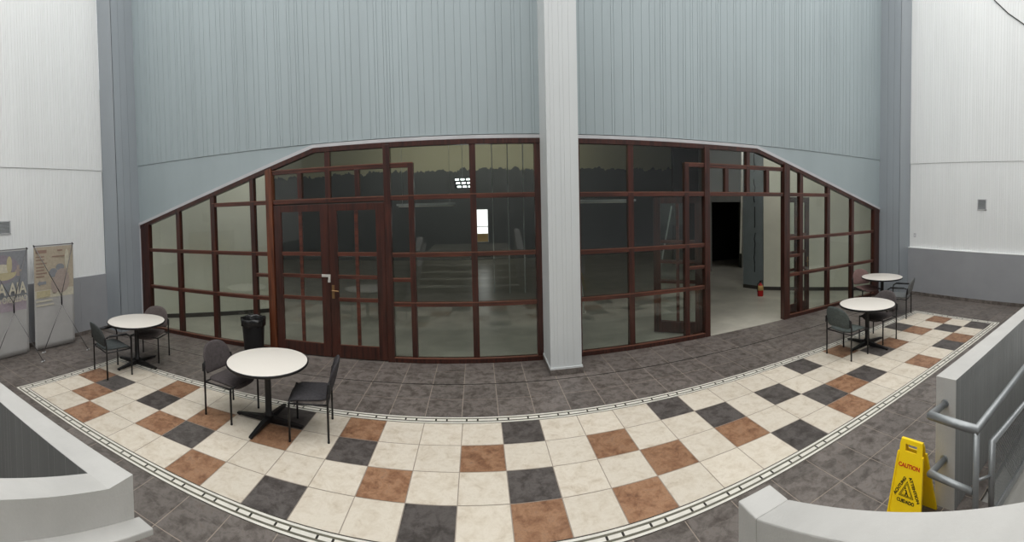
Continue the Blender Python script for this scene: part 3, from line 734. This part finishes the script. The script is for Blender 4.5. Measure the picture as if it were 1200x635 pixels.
def banner(label, loc, rz, W, H, kind):
    """X-frame banner; local +X runs along the cloth, the frame (and viewer) is on local -Y"""
    r = thing('banner_stand', label, 'banner stand', loc, rz)
    nx, nz = 14, 20; v = []; f_ = []
    for j in range(nz+1):
        for i in range(nx+1):
            x = -W/2+W*i/nx; z = .03+(H-.03)*j/nz
            y = .05*(1-z/H)+.02*math.sin(PI*i/nx)*math.sin(PI*j/nz)
            v.append((x, y, z))
    f_ = [(j*(nx+1)+i, j*(nx+1)+i+1, (j+1)*(nx+1)+i+1, (j+1)*(nx+1)+i) for j in range(nz) for i in range(nx)]
    b = MB().add(v, f_, 0, True).build('banner_cloth', BM['cloth'], r); s_ = b.modifiers.new('t', 'SOLIDIFY'); s_.thickness = .0015; s_.offset = 0
    yy = lambda x, z: .05*(1-z/H)+.02*math.sin(PI*(x+W/2)/W)*math.sin(PI*(z-.03)/(H-.03))
    cnt = [0]
    def patch(pts, mat, name):
        cnt[0] += 1; off = .0022+.0007*cnt[0]
        # fan of small cells that hugs the cloth
        cx = sum(p[0] for p in pts)/len(pts); cz = sum(p[1] for p in pts)/len(pts); V = []; F = []; n = len(pts)
        for k in (1, .75, .5, .25):
            for x, z in pts: X = cx+(x-cx)*k; Z = cz+(z-cz)*k; V.append((X, yy(X,Z)-off, Z))
        V.append((cx, yy(cx,cz)-off, cz))
        for q in range(3):
            for j in range(n): F.append((q*n+j, q*n+(j+1) % n, (q+1)*n+(j+1) % n, (q+1)*n+j))
        for j in range(n): F.append((3*n+j, 3*n+(j+1) % n, 4*n))
        MB().add(V, F).build(name, BM[mat], b)
    def rect(x0, x1, z0, z1, mat, name='printed_block', n=4):
        pts = []
        for a_, b_ in (((x0,z0),(x1,z0)),((x1,z0),(x1,z1)),((x1,z1),(x0,z1)),((x0,z1),(x0,z0))):
            for k in range(n): pts.append((a_[0]+(b_[0]-a_[0])*k/n, a_[1]+(b_[1]-a_[1])*k/n))
        patch(pts, mat, name)
    def blob(cx, cz, rx, rz_, mat, name='printed_shape', a0=0, a1=2*PI, n=22):
        patch([(cx+rx*math.cos(a0+(a1-a0)*k/n), cz+rz_*math.sin(a0+(a1-a0)*k/n)) for k in range(n+(0 if a1-a0 > 6.2 else 1))], mat, name)
    w2_ = W/2
    if kind == 'food':
        rect(-w2_+.01,w2_-.01,1.10,H-.03,'grey'); blob(-.12,H-.36,.42,.27,'purple')
        blob(-.02,H-.42,.26,.14,'yellow','printed_bowl',PI,2*PI); blob(-.08,H-.36,.2,.10,'pale','printed_food'); blob(.08,H-.28,.06,.16,'yellow','printed_food')
        rect(.2,.36,H-.42,H-.38,'rose'); rect(.24,.30,H-.50,H-.30,'rose')
        rect(-w2_+.02,w2_-.05,.86,1.06,'mauve'); 
        t1 = text_mesh('AIA AIT', .30, BM['pale'], b, 'mirrored_lettering', (0,-.03,H-.73), (R(90),0,0), True, bold=.006, squeeze=.8, fit=.84)
        t2 = text_mesh('CALLEJERO AL TE', .15, BM['pale'], b, 'mirrored_lettering', (0,-.03,H-.92), (R(90),0,0), True, bold=.003, squeeze=.85, fit=.86)
    else:
        rect(-w2_+.01,w2_-.01,1.16,H-.03,'tan'); rect(-w2_+.01,w2_-.01,1.0,1.16,'pale')
        for k, z in enumerate((H-.12,H-.22,H-.28,H-.35,H-.42,H-.48,H-.54,H-.60)):
            rect(-w2_+.05,-w2_+(.24 if k % 3 else .30),z-.012-(.02 if k == 0 else 0),z+.012+(.02 if k == 0 else 0),'brown','printed_line')
        rect(-w2_+.12,-w2_+.28,H-.76,H-.70,'grey','printed_arrow'); patch([(-w2_+.07,H-.73),(-w2_+.14,H-.79),(-w2_+.14,H-.67)], 'grey','printed_arrow')
        blob(-.02,H-.55,.10,.09,'grey','printed_food'); blob(.14,H-.45,.10,.07,'grey','printed_food'); blob(.18,H-.72,.18,.24,'rose','printed_food'); blob(.02,H-.80,.10,.16,'rose','printed_food')
        rect(.08,.2,H-.13,H-.10,'brown','printed_line'); rect(-.05,.25,H-.24,H-.22,'brown','printed_line')
        blob(.3,H-.3,.05,.2,'pale','printed_food'); rect(-w2_+.03,-.05,.94,.97,'pale','printed_line'); rect(-w2_+.03,-.02,.86,.89,'pale','printed_line')
        rect(-w2_+.05,-.1,H-1.0,H-.88,'yellow','printed_block')
    # frame
    hz0, hz1 = .88, 1.05; hy = -.16
    MB().tube([(.04,hy,hz0-.01),(.04,hy,hz1+.01)], .014, 10).build('hub', M['black'], r)
    for sx in (-1, 1):
        MB().tube([(.04,hy,hz1),(sx*w2_*.97,-.012,H-.0)], .0075, 8).build('upper_arm', M['pole'], r)
        lgp = MB().tube([(.04,hy,hz0),(sx*w2_*.80,-.10 if sx < 0 else -.52,.012)], .008, 8).build('leg', M['pole'], r)
        MB().tube([(sx*w2_*.80-.04,-.10 if sx < 0 else -.52,.012),(sx*w2_*.80+.04,-.10 if sx < 0 else -.50,.012)], .011, 8).build('foot', M['polewhite'], lgp)
        MB().tube([(sx*w2_*.97,-.02,H-.01),(sx*w2_*.97,.012,H+.01)], .014, 8).build('corner_clip', M['black'], r)
    MB().tube([(-w2_,.0,H),(w2_,0,H)], .007, 8).build('top_edge', M['grey' if 'grey' in M else 'pole'], r)
    return r
# local +X along +Y (away from camera), local -Y faces +X (towards the tiles)
banner('faded banner stand seen from behind, mirrored yellow lettering, cut by the photo edge', (-6.98,3.42,0), R(96), .98, 2.0, 'food')
banner('faded tan banner stand seen from behind, next to the grey dado and table', (-7.03,4.50,0), R(90), .93, 2.03, 'menu')

# ------------------------------------------------------------------ caution sign
sg = thing('caution_sign', 'yellow folding wet floor sign beside the end of the long parapet', 'caution sign', (2.90,1.73,0), R(-87))
# local: hinge along X at height H, front panel leans to -Y
H, spread, W0, W1 = .62, .14, .115, .155
def panel(sy):
    m = MB(); 
    def P3(u, h, o): # u side, h along the panel 0..1 from bottom, o thickness offset
        y = sy*spread*(1-h); z = H*h; return (u, y+sy*o, z)
    def wdt(h): return (W1+(W0-W1)*min(1, h/.86)) if h < .845 else W0*.9
    hs = [.0,.04,.2,.4,.6,.8,.84,.85,.86,.945,.985,1.0]
    # slab with a handle slot between .89 and .955
    for o0, o1 in ((0,.012),):
        V = []; F = []
        cols = [-1,-.5,.5,1]
        for h in hs:
            for c in cols:
                for o in (o0, o1): V.append(P3(c*(wdt(h) if h < .97 else wdt(h)*.93), h, o))
        nc = len(cols)*2
        def idx(i, c, o): return i*nc+c*2+o
        for i in range(len(hs)-1):
            for c in range(3):
                if c == 1 and hs[i] >= .859 and hs[i+1] <= .946: continue
                F += [(idx(i,c,0),idx(i,c+1,0),idx(i+1,c+1,0),idx(i+1,c,0)), (idx(i,c,1),idx(i+1,c,1),idx(i+1,c+1,1),idx(i,c+1,1))]
            F += [(idx(i,0,0),idx(i+1,0,0),idx(i+1,0,1),idx(i,0,1)), (idx(i,3,0),idx(i,3,1),idx(i+1,3,1),idx(i+1,3,0))]
        e = len(hs)-1
        for c in range(3): F += [(idx(0,c,0),idx(0,c,1),idx(0,c+1,1),idx(0,c+1,0)), (idx(e,c,0),idx(e,c+1,0),idx(e,c+1,1),idx(e,c,1))]
        for c in (1,2): F.append((idx(8,c,0),idx(9,c,0),idx(9,c,1),idx(8,c,1)))
        for i in (8,9): F.append((idx(i,1,0),idx(i,2,0),idx(i,2,1),idx(i,1,1)))
        m.add(V, F)
    # raised side ribs
    for s_ in (-1,1):
        V = []
        for h in (.0,.84):
            for a_, b_ in ((.0,.012),(.0,.02),(-.014,.02),(-.014,.012)): V.append(P3(s_*(wdt(h)+a_), h, b_))
        m.add(V, [(0,1,5,4),(1,2,6,5),(2,3,7,6),(3,0,4,7),(0,3,2,1),(4,5,6,7)])
    return m
fp = panel(-1).build('front_panel', M['yellow'], sg); bp_ = panel(1).build('back_panel', M['yellow'], sg)
ang = math.atan2(spread, H)
def on_panel(u, h): # a spot just off the front face
    return (u, -spread*(1-h)-.0135, H*h+.002)
rt = (R(90)-ang, 0, 0)
text_mesh('CAUTION', .043, M['red'], fp, 'red_lettering', on_panel(0,.69), rt, bold=.0016)
def tri(cu, ch, r_, wd, mat, rot=PI/2):
    o_ = [(r_*math.cos(rot+2*PI*k/3), r_*math.sin(rot+2*PI*k/3)) for k in range(3)]; i_ = [(x*(1-wd/r_*2), y*(1-wd/r_*2)) for x, y in o_]
    V = [(x, y, z) for z in (0,.0008) for x, y in o_+i_]; F = []
    for k in range(3):
        j = (k+1) % 3; F += [(6+k,6+j,9+j,9+k),(k,j,3+j,3+k)[::-1]]
    o = MB().add(V, F).build('warning_triangle', mat, fp); o.location = on_panel(cu, ch); o.rotation_euler = rt; return o
tri(0,.40,.078,.004,M['ink']); tri(0,.40,.060,.003,M['ink'])
fig = MB().prismz([(-.012,-.016),(-.004,-.018),(.002,-.004),(.014,-.02),(.02,-.016),(.008,.004),(.002,.02),(-.01,.024),(-.014,.016),(-.004,.01)],0,.001).lathe([(0,0),(.006,0),(.006,.001),(0,.001)],-.012,.032,12)
fo = fig.build('slipping_figure', M['ink'], fp); fo.location = on_panel(0,.385); fo.rotation_euler = rt
def word(s, du, dh, turn):
    o = text_mesh(s, .034, M['ink'], fp, 'black_lettering', on_panel(du, .40+dh), (0,0,0), bold=.0012)
    o.rotation_mode = 'QUATERNION'
    from mathutils import Euler
    o.rotation_quaternion = Euler(rt).to_quaternion() @ Euler((0,0,turn)).to_quaternion()
word('CUIDADO', 0, -.115, 0); word('ACHTUNG', -.062, .045, R(60)); word('ATTENTION', .066, .045, R(-60))

# ------------------------------------------------------------------ wall vents, small plate and cable
def vent(label, x, nx, y0, y1, z0, z1):
    r = thing('wall_vent', label, 'vent', (x,(y0+y1)/2,(z0+z1)/2)); hw = (y1-y0)/2; hh = (z1-z0)/2
    f_ = MB(); e = nx*.018
    xa, xb = sorted((0, e))
    f_.box(xa,xb,-hw,-hw+.02,-hh,hh); f_.box(xa,xb,hw-.02,hw,-hh,hh); f_.box(xa,xb,-hw,hw,hh-.02,hh); f_.box(xa,xb,-hw,hw,-hh,-hh+.02)
    f_.build('frame', M['trim'], r)
    xa, xb = sorted((0, nx*.002)); MB().box(xa,xb,-hw,hw,-hh,hh).build('backing', M['darkhole'], r)
    s_ = MB()
    k = 0
    while -hh+.03+k*.022 < hh-.02:
        z = -hh+.03+k*.022; s_.add([(nx*.002,-hw+.02,z+.012),(nx*.015,-hw+.02,z-.002),(nx*.015,hw-.02,z-.002),(nx*.002,hw-.02,z+.012),(nx*.002,-hw+.02,z+.015),(nx*.015,-hw+.02,z+.001),(nx*.015,hw-.02,z+.001),(nx*.002,hw-.02,z+.015)],
            [(0,1,2,3),(4,5,6,7),(0,1,5,4),(2,3,7,6),(1,2,6,5),(3,0,4,7)]); k += 1
    s_.build('louvre', M['vent'], r)
vent('grey louvred vent on the white wall above the banner stands', XL-.008, 1, 3.45, 3.78, 2.27, 2.53)
vent('grey louvred vent on the white wall above the grey half wall', XR-.002, -1, 3.89, 4.13, 2.36, 2.63)
sw = thing('switch_plate', 'small pale switch plate on the white wall near the grey pier', 'switch', (XR-.006,5.98,1.62))
MB().box(-.008,0,-.035,.035,-.055,.055).build('plate', M['trim'], sw, bevel=.002); MB().box(-.014,-.006,-.01,.01,-.02,.02).build('switch_toggle', M['white'], sw)
tag(MB().tube([(XR-.03,4.0,7.95),(XR-.03,3.75,7.55),(XR-.03,3.4,7.2),(XR-.03,2.9,6.82),(XR-.03,2.2,6.3)], .012, 8).build('cable', M['black']), 'thin dark cable running down high on the white wall above the vent', 'cable')

# ------------------------------------------------------------------ light
wd = bpy.data.worlds.new('World'); sc.world = wd; wd.use_nodes = True
nt = wd.node_tree; bg = nt.nodes['Background']
tc = N(nt, 'ShaderNodeTexCoord'); sp = N(nt, 'ShaderNodeSeparateXYZ'); nt.links.new(tc.outputs['Generated'], sp.inputs[0])
mr = N(nt, 'ShaderNodeMapRange'); mr.inputs['From Min'].default_value = 0; mr.inputs['From Max'].default_value = 1; mr.inputs['To Min'].default_value = .7; mr.inputs['To Max'].default_value = 1.15
nt.links.new(sp.outputs['Z'], mr.inputs['Value'])
vm = N(nt, 'ShaderNodeVectorMath', operation='SCALE'); vm.inputs[0].default_value = (1.0,1.0,.985); nt.links.new(mr.outputs[0], vm.inputs['Scale'])
nt.links.new(vm.outputs[0], bg.inputs['Color']); bg.inputs['Strength'].default_value = 1.6
def area(name, loc, rot, sx, sy, e, c=(1,1,1)):
    l = bpy.data.lights.new(name, 'AREA'); l.shape = 'RECTANGLE'; l.size = sx; l.size_y = sy; l.energy = e; l.color = c
    o = bpy.data.objects.new(name, l); COL.objects.link(o); o.location = loc; o.rotation_euler = rot; return o
area('room_fill', (0,16.5,4.5), (R(105),0,0), 8, .3, 55, (1,.97,.9))  # unseen fill, added to brighten the olive band of the far wall
for lx, ly, tx, ty in ((-3.6,7.6,-6.4,8.2), (6.2,7.5,8.8,8.1)):
    d_ = Vector((tx-lx, ty-ly, 1.6-5.0)); area('room_fill', (lx,ly,5.0), d_.to_track_quat('-Z','Y').to_euler(), 1.2, .3, 26, (1,.98,.94))  # unseen fills, added to brighten the two diagonal walls

# ------------------------------------------------------------------ camera: a swept panorama on a cylinder
cd = bpy.data.cameras.new('camera'); cam = bpy.data.objects.new('camera', cd); COL.objects.link(cam)
cd.type = 'PANO'; cd.panorama_type = 'CENTRAL_CYLINDRICAL'
FP = 497.0473; CYP = 252.79
cd.central_cylindrical_range_u_min = -600/FP; cd.central_cylindrical_range_u_max = 600/FP
cd.central_cylindrical_range_v_min = -(635-CYP)/FP; cd.central_cylindrical_range_v_max = CYP/FP
cd.central_cylindrical_radius = 1.0
RM = [[.9963964721769635,.08147494594053133,.02357760414650268],[-.08211599964889545,.996239615480752,.02763315306703249],[-.021237533636566313,-.029469674764933226,.9993400349402023]]
mat = Matrix(((RM[0][0],RM[0][2],-RM[0][1],0),(RM[1][0],RM[1][2],-RM[1][1],0),(RM[2][0],RM[2][2],-RM[2][1],2.5582),(0,0,0,1)))
cam.matrix_world = mat
cd.clip_start = .05; cd.clip_end = 200
sc.camera = cam
sc.view_settings.view_transform = 'Standard'; sc.view_settings.look = 'None'; sc.view_settings.gamma = 1; sc.view_settings.use_curve_mapping = False
sc.view_settings.exposure = 0.58
sc.cycles.max_bounces = 8; sc.cycles.transparent_max_bounces = 16
